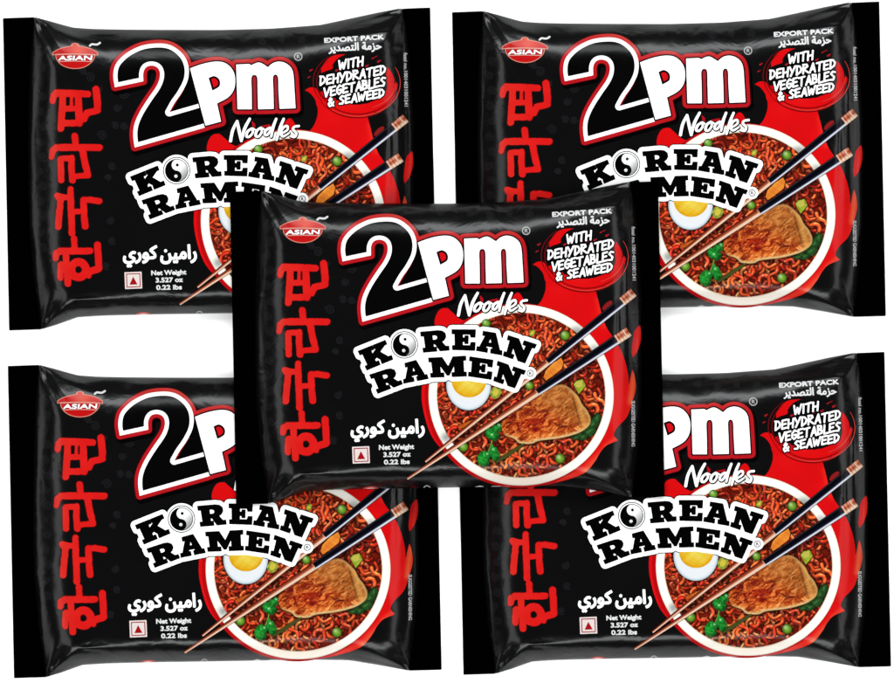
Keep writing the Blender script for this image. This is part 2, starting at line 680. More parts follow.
for sf in (seal_l, seal_r):
    p = Part()
    p.add(mk(None, (lambda s_: lambda X, Y: np.maximum(outline(X, Y), s_(X, Y)))(sf), outline.box), SEALC, 0, cell=1.0, skirt=low)
    p.build('end_seal', pk, M_SEAL)

# ---- red splash behind the bowl
def red_col(x, y):
    c = np.tile(np.array([236., 14, 18]), (len(x), 1))
    n = vnoise(x, y, 17, 2)
    c[:, 0] += n * 7 - np.clip((x - 600) / 60, 0, 1) * 12
    c[:, 1] += np.clip(n, 0, 1) * 10 + np.clip((np.hypot(x - 521, (y - 395)) - 104) / 14, 0, 1) * np.clip((x - 590) / 40, 0, 1) * np.clip((y - 365) / 20, 0, 1) * 34
    c[:, 2] += np.clip(n, 0, 1) * 8
    for (ax, ay, bx, by, wd, am) in ((633.5, 374, 630, 402, 3.0, 62), (604, 452, 586, 470, 4.5, 66), (586, 470, 558, 480, 3.0, 40), (616, 438, 606, 446, 3, 50), (598, 300, 604, 325, 4, 22), (640, 328, 636, 352, 2.0, 30)):
        d, _ = seg_d(x, y, ax, ay, bx, by)
        g1 = np.exp(-(d / wd) ** 2)
        c[:, 0] += g1 * 14
        c[:, 1] += g1 * am
        c[:, 2] += g1 * am * .55
    return c


splash = smooth([(545.5, 281), (545, 291), (539.5, 303), (528, 310), (500, 318), (466, 321), (452, 312), (447, 308.2), (439, 310.5), (434.5, 322), (437, 340), (426, 362), (421.6, 392),
                 (424, 413), (430.6, 433.6), (440, 447), (455, 461), (475, 476), (500, 484), (530, 486.2), (556, 482.4), (582.6, 473.7), (594, 462), (600, 452), (606.5, 445), (618, 440.3),
                 (613.6, 434.8), (617, 427), (626.8, 416.5), (632.3, 401), (635.6, 388), (634.4, 376), (632.2, 369), (630, 378), (628.4, 385), (628, 376), (625, 362), (618.5, 346),
                 (608, 330.5), (603.8, 322), (600.5, 311), (597.5, 299), (594, 289), (585, 283), (565, 281)],
                corners={0, 4, 25, 32, 44}, n=5)
rs = Part()
rs.add(poly(splash), red_col, L1, cell=.6)
rs.add(poly(smooth([(639.8, 325), (640.8, 331), (640.6, 341), (636.8, 352), (632.4, 357.6), (631.4, 352), (632.4, 342), (634, 332), (637, 327.4)], corners={0, 4}, n=4)), red_col, L1, cell=.5)
rs.add(ell(607, 305.5, 6.4, 2.6, -.75), (150, 30, 30), L1, cell=.4)
rs.add(poly(smooth([(512, 300), (514, 295), (518, 292.6), (521.5, 296), (523, 301), (518, 305)], n=3)), RED, L1)
rs.add(strokes([[(480, 296, .5), (481.5, 299, 1.6), (482, 303, 1)], [(489, 301, .8), (497, 300, 1.4)]], 1), (190, 20, 30), L1)
rs.build('red_splash', pk, M_INK)

# ---- the bowl picture
BX, BY = 521.0, 395.0
G = .34
gx0, gy0 = 434, 310
gnx, gny = int(176 / G), int(170 / G)
GX, GY = np.meshgrid(gx0 + np.arange(gnx) * G, gy0 + np.arange(gny) * G)
img = np.zeros((gny, gnx, 3))
img[:] = (104, 24, 12)
nn = vnoise(GX, GY, 5, 1)[..., None]
img += nn * np.array([26, 8, 4])
pal = np.array([(196, 58, 34), (182, 44, 28), (214, 78, 42), (165, 36, 24), (206, 66, 34), (226, 98, 52), (176, 52, 38), (148, 26, 20), (196, 70, 50), (158, 34, 28)], float)


def noodle(ptsx, ptsy, hw, col):
    a = max(0, int((ptsx.min() - hw * 2 - gx0) / G))
    b = min(gnx, int((ptsx.max() + hw * 2 - gx0) / G) + 1)
    c = max(0, int((ptsy.min() - hw * 2 - gy0) / G))
    d = min(gny, int((ptsy.max() + hw * 2 - gy0) / G) + 1)
    if a >= b or c >= d:
        return
    X, Y = GX[c:d, a:b], GY[c:d, a:b]
    D = np.full(X.shape, 1e9)
    SG = np.zeros(X.shape)
    T = np.zeros(X.shape)
    n = len(ptsx)
    for i in range(n - 1):
        dd, t = seg_d(X, Y, ptsx[i], ptsy[i], ptsx[i + 1], ptsy[i + 1])
        m = dd < D
        D[m] = dd[m]
        qx = ptsx[i] + (ptsx[i + 1] - ptsx[i]) * t
        qy = ptsy[i] + (ptsy[i + 1] - ptsy[i]) * t
        s_ = ((X - qx) * -.45 + (Y - qy) * -.9) / hw
        SG[m] = s_[m]
        T[m] = (i + t[m]) / (n - 1)
    e = D / hw
    sub = img[c:d, a:b]
    halo = np.clip(1.75 - e, 0, .75) / .75 * .52
    sub *= (1 - halo)[..., None]
    body = np.clip((1.06 - e) / .16, 0, 1)[..., None]
    sh = .98 - .5 * e * e + .34 * SG + .1 * np.sin(T * 13 + ptsx[-1])
    colr = np.array(col)[None, None] * np.clip(sh, .3, 1.3)[..., None]
    hl = np.exp(-((SG - .4) / .2) ** 2) * np.clip(.1 + 1.1 * np.sin(T * 8 + ptsx[0]) + .5 * np.sin(T * 23 + ptsy[0]), 0, 1.3)
    colr = colr + hl[..., None] * np.array([64, 92, 66])
    sub[:] = sub * (1 - body) + colr * body


for k in range(600):
    lay = k / 600
    a = rng.uniform(0, 2 * math.pi)
    R_ = math.sqrt(rng.uniform(0, 1)) * 83
    cx, cy = BX + R_ * math.cos(a), BY + R_ * math.sin(a)
    th = rng.uniform(0, 2 * math.pi)
    Ln = rng.uniform(14, 32)
    m = 24
    s_ = np.linspace(-.5, .5, m)
    lam = rng.uniform(11, 20)
    am = rng.uniform(.8, 2.9)
    kap = rng.uniform(-1.0, 1.0)
    if rng.uniform() < .25:
        kap = rng.choice([-1, 1]) * rng.uniform(2.6, 4.6)
        am = .3
        Ln = rng.uniform(13, 22)
    # direction bends with s; curls ride on it
    ang = th + kap * s_
    ds = Ln / (m - 1)
    x = cx + np.cumsum(np.cos(ang)) * ds
    y = cy + np.cumsum(np.sin(ang)) * ds
    wv = am * np.sin(s_ * Ln / lam * 2 * math.pi + rng.uniform(0, 6))
    x = x - np.sin(ang) * wv
    y = y + np.cos(ang) * wv
    col = pal[rng.integers(len(pal))] * rng.uniform(.85, 1.2) * (.78 + .36 * lay) + np.array([14, 8, 2])
    if cy > 452 and rng.uniform() < .4:
        col = np.array((236, 132, 78)) * rng.uniform(.75, 1)
    if cx > 590 and rng.uniform() < .5:
        col = np.array((170, 44, 34)) * rng.uniform(.6, 1)
    noodle(x, y, rng.uniform(1.3, 1.95), col)
# bits of chili oil and flakes
for k in range(160):
    a = rng.uniform(0, 2 * math.pi)
    R_ = math.sqrt(rng.uniform(0, 1)) * 82
    cx, cy = BX + R_ * math.cos(a), BY + R_ * math.sin(a)
    m = np.hypot(GX - cx, GY - cy) < rng.uniform(.3, .7)
    img[m] = ((250, 170, 120), (240, 120, 60), (70, 12, 10), (255, 190, 150))[k % 4]
img = np.clip(img * np.array([1.14, 1.12, 1.05]), 8, 270)


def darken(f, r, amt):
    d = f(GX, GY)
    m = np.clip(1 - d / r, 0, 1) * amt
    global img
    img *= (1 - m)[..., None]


def soup_col(x, y):
    fx = np.clip((x - gx0) / G, 0, gnx - 1.001)
    fy = np.clip((y - gy0) / G, 0, gny - 1.001)
    i, j = fx.astype(int), fy.astype(int)
    u, v = (fx - i)[:, None], (fy - j)[:, None]
    return (img[j, i] * (1 - u) + img[j, np.minimum(i + 1, gnx - 1)] * u) * (1 - v) + (img[np.minimum(j + 1, gny - 1), i] * (1 - u) + img[np.minimum(j + 1, gny - 1), np.minimum(i + 1, gnx - 1)] * u) * v


def rim_col(x, y):
    q = np.hypot((x - BX) / 92.4, (y - BY) / 90.5)
    t = np.clip((q - .905) / .095, 0, 1)
    c = np.array([282., 276, 264]) - np.clip(1 - t * 5.5, 0, 1)[:, None] * np.array([38, 62, 78]) - np.clip(t - .86, 0, 1)[:, None] / .14 * np.array([26, 44, 52])
    low_ = np.clip((y - 470) / 12, 0, 1)[:, None] * np.clip(1 - t, 0, 1)[:, None]
    # grey patches where the sticks cross the rim
    g1 = np.exp(-(((x - 446) / 5) ** 2 + ((y - 437) / 5) ** 2))[:, None] + np.exp(-(((x - 577) / 8) ** 2 + ((y - 331) / 5) ** 2))[:, None] + .7 * np.exp(-(((x - 594) / 5) ** 2 + ((y - 348) / 4) ** 2))[:, None]
    return c - low_ * np.array([0, 18, 30]) - np.clip(g1, 0, 1) * np.array([105, 95, 88])


rim_outer = ell(BX, BY, 92.4, 90.5)
rim_inner = ell(BX, BY, 84.0, 82.3)
red_lip = ell(BX - 1.8, BY + .6, 94.4, 92.2)

MEATP = smooth([(501, 422.5), (511, 413.5), (522, 405.5), (540, 393.6), (556, 385), (566.5, 385.6), (577.5, 395.4), (582, 404), (587, 410), (590.6, 419), (588.4, 426.5), (578, 433), (560, 438),
                (539, 440.6), (531.6, 443.6), (519.5, 443.2), (514, 438.6), (505, 435.4), (501.6, 430)], n=4)
meat = poly(MEATP)
egg_w = ell(468.6, 385, 22.3, 25.0)
egg_y = ell(469, 381, 17.2, 16.2)


def grad_fn(f_in, c0, c1, c2, w_):
    def g(x, y):
        d = -f_in(x[None], y[None])[0]
        t = np.clip(d / w_, 0, 1)[:, None]
        a = np.array(c0, float) * (1 - t) + np.array(c1, float) * t
        t2 = np.clip(d / w_ - 1, 0, 1)[:, None]
        return a * (1 - t2) + np.array(c2, float) * t2
    return g


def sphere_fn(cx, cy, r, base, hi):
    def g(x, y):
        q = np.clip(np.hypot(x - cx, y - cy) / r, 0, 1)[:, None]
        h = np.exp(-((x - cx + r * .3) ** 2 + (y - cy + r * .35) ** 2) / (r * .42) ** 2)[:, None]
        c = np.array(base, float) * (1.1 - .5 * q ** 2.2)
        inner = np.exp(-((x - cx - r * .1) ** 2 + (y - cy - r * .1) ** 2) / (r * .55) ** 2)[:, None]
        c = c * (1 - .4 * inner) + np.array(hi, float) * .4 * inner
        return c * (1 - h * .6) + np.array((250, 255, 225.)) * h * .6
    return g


peas = [(564.8, 335.4, 4.8), (529.2, 385.6, 4.2), (559.8, 458.2, 4.9), (463.3, 446.6, 4.8), (486, 323.4, 4.4)]
slices = [(495.6, 392.4, 5.2, 6.6, .5), (532, 333, 2.7, 3.6, .6)]
leaves = [(498, 426.6, 5.0, 4.2, -.5), (488.6, 432.4, 5.0, 4.6, .4), (493.6, 436, 6.2, 5.0, .2), (486.8, 451.6, 4.2, 4.8, .3), (481.4, 459.6, 4.6, 6.0, .6), (487, 460, 4.0, 6.4, .1), (495.4, 455.4, 4.0, 6.8, -.4), (492.6, 447.6, 3.8, 4.8, -.2)]
corian = [(592.6, 424, 6.6, 5.4, -.9), (589, 431, 6.4, 5.4, -.5), (582, 436.2, 5.6, 3.8, -.1), (596.6, 418, 4.2, 5.0, 0), (576, 437.4, 4.6, 2.2, .1)]
carrot = poly([(545.6, 370.4), (553, 363), (561, 357.8), (563, 362), (561.6, 368.6), (553.5, 375), (545.6, 380.6), (543.4, 377)])
carrot2 = poly([(459, 425.4), (473, 419.4), (478, 421), (470, 426.4), (458, 428.6)])
cube = poly([(573.2, 384.2), (576, 380.8), (582.4, 379.2), (585.4, 385.4), (581.6, 390.4), (578.6, 393.8), (575.6, 389)])
onion = strokes([[(496, 462, .9), (505, 456, 1.9), (518, 447.6, 1.5), (524, 443.6, .8)]], 1.5)

def stick_pts(tip, end):
    tip, end = np.array(tip, float), np.array(end, float)
    u = (end - tip) / np.linalg.norm(end - tip)
    v = np.array([u[1], -u[0]])      # towards the upper left side (y down)
    return tip, end, u, v


ST = [dict(tip=(425.2, 461.4), end=(633.4, 292.4), jn=.588, cap=.944, w0=1.15, w1=4.7),
      dict(tip=(407.2, 478.4), end=(628.6, 331.6), jn=.588, cap=.944, w0=1.3, w1=5.0)]


def stick_poly(st, m=0):
    tip, end, u, v = stick_pts(st['tip'], st['end'])
    a, b = st['w0'] + m, st['w1'] + m
    return poly([tuple(tip + v * a - u * m), tuple(end + v * b + u * m), tuple(end - v * b + u * m), tuple(tip - v * a - u * m)])


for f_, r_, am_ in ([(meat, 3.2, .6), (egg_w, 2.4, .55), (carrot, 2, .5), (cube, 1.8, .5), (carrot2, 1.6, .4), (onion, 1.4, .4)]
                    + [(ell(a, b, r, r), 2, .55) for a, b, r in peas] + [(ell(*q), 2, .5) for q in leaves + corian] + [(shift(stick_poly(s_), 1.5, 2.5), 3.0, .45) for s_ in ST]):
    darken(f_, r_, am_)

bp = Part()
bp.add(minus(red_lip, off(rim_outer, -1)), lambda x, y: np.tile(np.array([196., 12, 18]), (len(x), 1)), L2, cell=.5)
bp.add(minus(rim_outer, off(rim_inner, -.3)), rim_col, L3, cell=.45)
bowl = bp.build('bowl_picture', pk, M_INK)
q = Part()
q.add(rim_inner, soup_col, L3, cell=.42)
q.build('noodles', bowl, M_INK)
# egg
q = Part()
q.add(egg_w, grad_fn(egg_w, (176, 198, 208), (236, 245, 250), (250, 254, 257), 1.6), L4)
eg = q.build('egg', bowl, M_INK)


def yolk_col(x, y):
    t = np.clip(np.hypot((x - 470) / 17, (y - 380) / 16), 0, 1)[:, None]
    n = vnoise(x, y, 2.6, 3)[:, None]
    return np.array([252., 222, 84]) * (1 - t ** 3) + np.array([240., 176, 18]) * t ** 3 + n * np.array([6, 12, 26])


yk = minus(egg_y, mk(None, lambda X, Y: 372 - Y + 0 * X, egg_y.box))
q = Part()
q.add(egg_y, yolk_col, L5)
q.build('yolk', bowl, M_INK)


_H = rng.uniform(-1, 1, (64, 64))


def vn(x, y, sx, sy, seed=0):
    u, v = x / sx + 17.3 * seed + 400, y / sy + 9.1 * seed + 400
    i, j = np.floor(u).astype(int), np.floor(v).astype(int)
    a, b = u - i, v - j
    a, b = a * a * (3 - 2 * a), b * b * (3 - 2 * b)
    h = lambda p, q: _H[p % 64, q % 64]
    return (h(i, j) * (1 - a) + h(i + 1, j) * a) * (1 - b) + (h(i, j + 1) * (1 - a) + h(i + 1, j + 1) * a) * b


def meat_col(x, y):
    d = -meat(x[None], y[None])[0]
    u = x * .86 - y * .5
    v = x * .5 + y * .86
    wx, wy = vn(x, y, 7, 7, 1) * 3.0, vn(x, y, 6, 6, 2) * 2.4
    n = vn(u + wx, v + wy, 7.5, 1.5, 3) + .7 * vn(u + wy, v + wx, 3.4, .95, 4) + .4 * vn(x, y, 1.0, 1.0, 5)
    n2 = vn(x, y, 13, 9, 6)
    base = np.array([202., 92, 34]) + n[:, None] * np.array([62, 60, 40]) + n2[:, None] * np.array([28, 24, 14])
    crack = np.clip(np.abs(vn(u + wx * 1.3, v + wy * 1.3, 8, 2.6, 8)) * 5, 0, 1)[:, None]
    base = base * (np.array([.58, .44, .36]) + np.array([.42, .56, .64]) * crack)
    spk = np.clip(vn(u + wx, v + wy, 2.2, .8, 9) - .55, 0, 1)[:, None] * 2.2
    base = base + spk * np.array([60, 84, 80])
    # pale fatty edge right and below, olive-grey upper left edge
    e = np.clip(1.5 - d / 2.6, 0, 1)[:, None]
    right = np.clip((x - 545) / 30, 0, 1)[:, None] + np.clip((y - 432) / 6, 0, 1)[:, None]
    right = np.clip(right, 0, 1)
    base = base * (1 - e * right * .9) + np.array([248., 212, 146]) * e * right * .9
    top = np.clip((412 - y - (540 - x) * .55) / 16, 0, 1)[:, None]
    base = base * (1 - top * .5) + np.array([176., 122, 60]) * top * .5
    # the fold down the right side
    fx = 572 + (y - 395) * .28
    fold = np.exp(-((x - fx) / 1.0) ** 2) * np.clip((y - 393) / 5, 0, 1) * np.clip((430 - y) / 6, 0, 1)
    base = base * (1 - .35 * fold[:, None])
    pl = np.exp(-((x - fx - 4.5) / 3.6) ** 2) * np.clip((y - 392) / 5, 0, 1)
    base = base * (1 - .6 * pl[:, None]) + np.array([236., 176, 92]) * .6 * pl[:, None]
    rl = np.exp(-((x - 530) ** 2 / 220 + (y - 424) ** 2 / 60))[:, None]
    base = base + rl * np.array([6, -20, -14])
    e2 = np.clip(1 - d / 1.0, 0, 1)[:, None]
    return np.clip(base * (1 - .35 * e2), 20, 255)


q = Part()
q.add(meat, meat_col, L4, cell=.36)
q.build('meat_slice', bowl, M_INK)
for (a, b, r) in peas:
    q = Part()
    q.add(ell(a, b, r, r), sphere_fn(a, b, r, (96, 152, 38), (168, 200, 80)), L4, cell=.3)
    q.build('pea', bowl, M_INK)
for (a, b, c_, d_, e_) in slices:
    q = Part()
    q.add(ell(a, b, c_, d_, e_), lambda x, y: np.tile(np.array([150., 165, 60]), (len(x), 1)) + vnoise(x, y, 1.3, 1)[:, None] * np.array([60, 45, 20]), L4, cell=.3)
    q.add(ell(a, b, c_ * .55, d_ * .55, e_), (222, 204, 70), L5, cell=.3)
    q.build('vegetable_slice', bowl, M_INK)
for f_, col in ((carrot, (236, 132, 44)), (carrot2, (214, 108, 40)), (cube, (150, 172, 44))):
    q = Part()
    q.add(f_, (lambda c_: lambda x, y: np.array(c_, float) + (vnoise(x, y, 3, 2)[:, None] * np.array([16, 26, 14]) + np.clip((y - x * .3 - 215) / 12, -1, 1)[:, None] * np.array([-10, -14, -8])))(col), L4, cell=.35)
    if f_ is cube:
        q.add(poly([(574, 384), (577, 381.4), (582, 380), (582.6, 386), (577.4, 388)]), (206, 196, 84), L5, cell=.3)
    q.build('carrot_piece' if f_ is not cube else 'vegetable_cube', bowl, M_INK)


def leaf_fn(a, b, c_, d_, e_, dark):
    def g(x, y):
        ca, sa = math.cos(e_), math.sin(e_)
        u = ((x - a) * ca + (y - b) * sa) / c_
        v = (-(x - a) * sa + (y - b) * ca) / d_
        q_ = np.hypot(u, v)[:, None]
        base = np.array((44., 88, 40) if dark else (32., 128, 38))
        c = base * (1.15 - .5 * q_) + vnoise(x, y, 1.7, 3)[:, None] * np.array([10, 24, 8])
        major = v if d_ > c_ else u
        minor = u if d_ > c_ else v
        c = c + np.exp(-(minor / .12) ** 2)[:, None] * np.array([30, 40, 20]) * (1 - np.abs(major))[:, None]
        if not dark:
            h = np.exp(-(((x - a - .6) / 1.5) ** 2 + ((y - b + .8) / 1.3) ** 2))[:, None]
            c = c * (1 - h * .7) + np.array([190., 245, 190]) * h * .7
        return np.clip(c, 8, 255)
    return g


SPRIG = [
    ([(485.4, 432.4), (487.6, 428.6), (491, 428.2), (492.6, 430.6), (495.4, 430.8), (499.2, 433.4), (498.4, 438.4), (494.2, 440.8), (489.6, 438.8), (486.6, 436.4)], (492.4, 434.2), (491.8, 434.4)),
    ([(491.6, 429.6), (492.4, 425.6), (496.2, 424.8), (498.6, 422.6), (502, 424.4), (500.4, 427.6), (500.8, 430.8), (496, 431.4)], (497, 427.6), (499, 425)),
    ([(478, 462.6), (477.6, 456.4), (480.6, 451.8), (484.4, 450.2), (487, 451.6), (490, 451), (490.8, 455.2), (489.2, 459), (489, 463), (485, 466.6), (481, 465.4)], (484, 458), (487.2, 453.6)),
    ([(490.2, 446.8), (491.8, 443.6), (494.2, 446.6), (496.4, 447.2), (498, 451), (499.6, 455.2), (497.8, 460), (493.6, 460.4), (491, 456.6), (489.8, 451.6)], (494.6, 453), (493, 449)),
]
q = Part()
q.add(strokes([[(492, 440), (490.4, 446), (488, 452)], [(492, 440), (494, 436)]], .5), (120, 170, 70), L4 - .01, cell=.25)
for k, (pts, cc_, hh_) in enumerate(SPRIG):
    lp = poly(smooth(pts, n=3))

    def lcol(x, y, lp=lp, cc_=cc_, hh_=hh_, k=k):
        d = np.clip(-lp(x[None], y[None])[0], 0, 4)[:, None]
        a = np.arctan2(y - cc_[1], x - cc_[0])
        r = np.hypot(x - cc_[0], y - cc_[1])
        vein = np.clip(np.cos(a * 5 + k) - .86, 0, 1)[:, None] * 7 * np.clip(r / 2, 0, 1)[:, None]
        c = np.array([22., 104, 34]) + d * np.array([3, 11, 4]) + vn(x, y, 1.6, 1.6, k)[:, None] * np.array([16, 34, 14]) + vein * np.array([22, 34, 16])
        side = np.clip(((x - cc_[0]) * .7 + (y - cc_[1]) * .5) / 6, -1, 1)[:, None]
        c = c * (1 - .22 * side)
        h = np.exp(-(((x - hh_[0]) / 1.2) ** 2 + ((y - hh_[1]) / .9) ** 2))[:, None]
        c = c * (1 - h * .85) + np.array([226., 255, 226]) * h * .85
        return np.clip(c, 6, 255)
    q.add(lp, lcol, L4 + .012 * k, cell=.28)
q.build('herb_sprig', bowl, M_INK)
q = Part()
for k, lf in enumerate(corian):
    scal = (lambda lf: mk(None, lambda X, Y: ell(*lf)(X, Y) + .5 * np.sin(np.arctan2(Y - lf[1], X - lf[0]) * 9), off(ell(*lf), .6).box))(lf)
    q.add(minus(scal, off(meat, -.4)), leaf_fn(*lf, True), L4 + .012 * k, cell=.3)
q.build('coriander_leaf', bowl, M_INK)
q = Part()
q.add(onion, (74, 78, 34), L4, cell=.3)
q.build('spring_onion', bowl, M_INK)

# ---- chopsticks
for st in ST:
    tip, end, u, v = stick_pts(st['tip'], st['end'])
    Ln = np.linalg.norm(end - tip)

    def scol(x, y, tip=tip, u=u, v=v, Ln=Ln, st=st):
        t = ((x - tip[0]) * u[0] + (y - tip[1]) * u[1]) / Ln
        s_ = ((x - tip[0]) * v[0] + (y - tip[1]) * v[1])
        wd = st['w0'] + (st['w1'] - st['w0']) * t
        e = s_ / wd                           # +1 upper side, -1 lower side
        def ramp(keys):
            ks = np.array([k_[0] for k_ in keys])
            return np.stack([np.interp(e, ks, [k_[1][c_] for k_ in keys]) for c_ in range(3)], 1)
        wood = ramp([(-1, (205, 140, 105)), (-.8, (255, 226, 204)), (-.2, (250, 208, 178)), (.02, (196, 104, 68)), (.35, (160, 72, 44)), (.82, (116, 40, 26)), (1, (70, 22, 16))])
        grain = np.sin(s_ * 5 + 2 * np.sin(t * 22))[:, None] * np.array([8, 6, 5])
        wood = wood + grain
        blk = ramp([(-1, (120, 120, 140)), (-.86, (250, 250, 255)), (-.6, (222, 224, 238)), (-.44, (40, 42, 66)), (-.2, (12, 14, 30)), (.3, (4, 5, 12)), (.7, (8, 8, 14)), (.92, (52, 54, 66)), (1, (30, 30, 38))])
        cop = ramp([(-1, (236, 190, 160)), (-.55, (255, 226, 200)), (-.2, (206, 120, 84)), (.25, (176, 74, 44)), (.6, (226, 150, 120)), (1, (196, 110, 84))])
        along = (t - st['cap']) * Ln
        cop = cop + (np.sin(along * 1.7)[:, None] * np.array([22, 26, 24])) * 1.0
        line = (np.abs(along - 1.1) < .5) | (np.abs(along - 10.5) < .6)
        cop[line] = (250, 214, 190)
        out = np.where((t > st['jn'])[:, None], blk, wood)
        out = np.where((t > st['cap'])[:, None], cop, out)
        jl = np.abs((t - st['jn']) * Ln + .8) < .8
        out[jl] = out[jl] * .55 + np.array([240, 180, 150]) * .45
        return np.clip(out, 3, 255)
    q = Part()
    q.add(stick_poly(st, .35), (40, 12, 10), L5 + (.0 if st is ST[0] else .045), cell=.5)
    q.add(stick_poly(st), scol, L5 + (.022 if st is ST[0] else .067), cell=.32)
    q.build('chopstick', bowl, M_INK)

# ---- pot emblem
pot = Part()
lid = poly(smooth([(280.4, 229.2), (281, 226.4), (288, 222.8), (297, 220.6), (302.8, 220), (309, 220.6), (318, 222.8), (325, 226.6), (325.6, 229.4), (318, 228.6), (303, 228.2), (288, 228.4)], corners={0, 8}, n=4))
knob = ell(302.8, 219.4, 3.4, 1.9)
belly = poly(smooth([(283.2, 229), (303, 228.4), (322.8, 229.2), (321.4, 234), (317, 238.6), (311, 241.8), (303, 243), (295, 241.8), (288.6, 238.6), (284.6, 234)], corners={0, 2}, n=4))
potu = union(lid, knob, belly)


def pot_col(x, y):
    t = np.clip((x - 282) / 42, 0, 1)[:, None]
    g = np.exp(-((x - 306) / 11) ** 2)[:, None] * (y < 230)[:, None]
    return np.array([206., 22, 24]) + g * np.array([30, 62, 40]) + (y > 236)[:, None] * np.array([0, 0, 0])


pot.add(off(potu, .35), (236, 150, 130), L1, cell=.25)
pot.add(off(potu, -.45), pot_col, L2, cell=.3)
pot.add(strokes([[(283.6, 228.9), (303, 228.3), (322.4, 229.1)]], .4), (240, 180, 165), L3, cell=.25)
pot.add(strokes([[(286.4, 235.8), (303, 235.4), (319.8, 235.8)]], .33), (240, 190, 175), L3, cell=.25)
pe = pot.build('pot_emblem', pk, M_INK)
q = Part()
at = text('ASIAN', 286.2, 234.6, 319.4, 234.3, 4.5, slant=.15)
q.add(off(at, .75), (120, 6, 8), L3 + .03, cell=.25)
q.add(off(at, .28), WHITE, L4, cell=.22)
q.build('emblem_lettering', pe, M_INK)
q = Part()
q.add(strokes([smooth([(317.6, 219.9), (319.6, 218.4), (322.4, 218.7), (325, 218.6), (327.6, 217.0)], closed=False, n=5)], 1.0), (246, 246, 246), L1, cell=.25)
q.build('steam_mark', pe, M_INK)

# ---- hangul column
HG = [
    [(280.4, 275.6, 2.6), (281.2, 270.5, 3.1), (284, 267.2, 3.2), (300, 267.8, 3.2), (315.6, 268.4, 2.9)],
    [(290.6, 270, 3.0), (290, 283, 3.0), (288.6, 302.8, 3.0)],
    [(306, 270, 3.1), (306.4, 283, 3.2), (307.4, 297.4, 3.2)],
    [(299.6, 268, 1.2), (299.4, 283, 1.2)],
    [(290, 283, 2.4), (306, 283, 2.4)],
    [(289.4, 297.6, 2.8), (307.4, 297.4, 2.9)],
    [(324, 263.6, 3.1), (325.2, 276, 3.2), (325.4, 284.6, 3.0), (314.8, 287.4, 2.9), (312.4, 293.2, 2.7)],
    # second
    [(302.6, 310.4, 2.9), (303.6, 321, 2.9)],
    [(279.4, 331.6, 2.4), (280.6, 325, 3.0), (284.2, 321.8, 3.1), (306, 321.8, 3.1), (327.4, 322, 2.9)],
    [(288.6, 333.6, 2.9), (288.8, 344, 2.9), (289, 354.4, 2.8)],
    [(288.6, 333.2, 2.4), (299.8, 332.2, 2.4)],
    [(299.6, 332.2, 2.8), (299.4, 344, 2.8), (300.4, 354.6, 2.8)],
    [(310, 322, 3.0), (312.6, 336, 3.0), (316, 349.4, 2.8)],
    [(300.4, 351.2, 2.4), (308, 350, 2.3), (315.6, 349.6, 2.6)],
    # third
    [(284.9, 370.2, 2.6), (288.6, 374.6, 2.7), (287, 388, 2.9), (286.2, 401, 2.9)],
    [(284.9, 370, 2.5), (292, 371.6, 2.4), (299, 372, 2.4)],
    [(298.4, 363.4, 2.7), (299, 384, 3.0), (299.8, 407.4, 2.9)],
    [(299.6, 385.8, 2.3), (312, 385.8, 2.3)],
    [(327.2, 375.4, 2.7), (318, 374, 2.8), (311.4, 374.4, 2.9), (311.8, 387, 2.9), (313, 400.6, 2.9)],
    # fourth
    [(302, 413.2, 2.8), (302.5, 423, 2.7)],
    [(283.4, 432.4, 2.7), (284.2, 427.6, 3.1), (287.6, 425.3, 3.1), (302, 425.2, 3.1), (318, 425.2, 2.8)],
    [(293.6, 427, 2.7), (294.6, 443, 2.8), (295.8, 457.6, 3.0)],
    [(288.8, 438.8, 2.8), (288.0, 452, 2.7)],
    [(325.2, 419.0, 3.0), (326.2, 431, 3.1), (326.8, 442.8, 3.0), (316.4, 446.4, 3.0)],
    [(316, 446, 2.8), (317, 450.4, 2.0)],
]
HG.append([(306.4 + 7.3 * math.cos(a), 444 + 7.6 * math.sin(a), 3.6) for a in np.linspace(0, 2 * math.pi, 25)])


def hg_col(x, y):
    t = np.clip((306 - x) / 22, -1, 1)[:, None]
    n = vnoise(x, y, 9, 4)[:, None]
    return np.array([234., 30, 28]) + np.clip(t, 0, 1) * np.array([2, 14, 8]) + n * np.array([5, 4, 3])


q = Part()
hgs = off(strokes(HG, 3), .3)
q.add(off(hgs, .5), (120, 14, 14), L1, cell=.5)
hgr = mk(None, lambda X, Y: hgs(X, Y) + .32 * vn(X, Y, 2.2, 2.2, 12) + .3 * vn(X, Y, 5, 5, 13), off(hgs, .8).box)
q.add(hgr, hg_col, L2, cell=.4)
q.build('korean_lettering', pk, M_INK)

# ---- the big logo
two = smooth([(342.8, 261.6), (341.2, 251), (342.6, 241), (347.4, 233.6), (356.8, 225.8), (370.3, 219.6), (386, 217.6), (397.5, 219.2), (406.8, 224.8), (413.6, 233), (416.6, 243.4),
              (415.4, 255), (409.4, 267.2), (402.6, 277), (397.2, 286.6), (425.2, 278.5), (440, 274.4), (448, 296.5), (430.9, 302.4), (362.6, 321.8), (361.2, 312), (361.4, 303),
              (363.8, 294.2), (369, 283.8), (377, 271.4), (383.8, 261.6), (387.2, 254), (387.8, 247), (385.2, 241.8), (379.6, 239.9), (374, 241.6), (371.2, 247), (371.2, 255.6)],
             corners={0, 14, 15, 16, 17, 18, 19, 32}, n=5)
two_f = poly(two)
P_out = smooth([(417.9, 242.7), (430.7, 238.2), (444.2, 235.9), (453.6, 237.7), (460.4, 244.2), (463, 253), (461.9, 263.5), (456.2, 271.5), (444.9, 277.8), (448.9, 295.9), (433.3, 300)], corners={0, 8, 9, 10}, n=5)
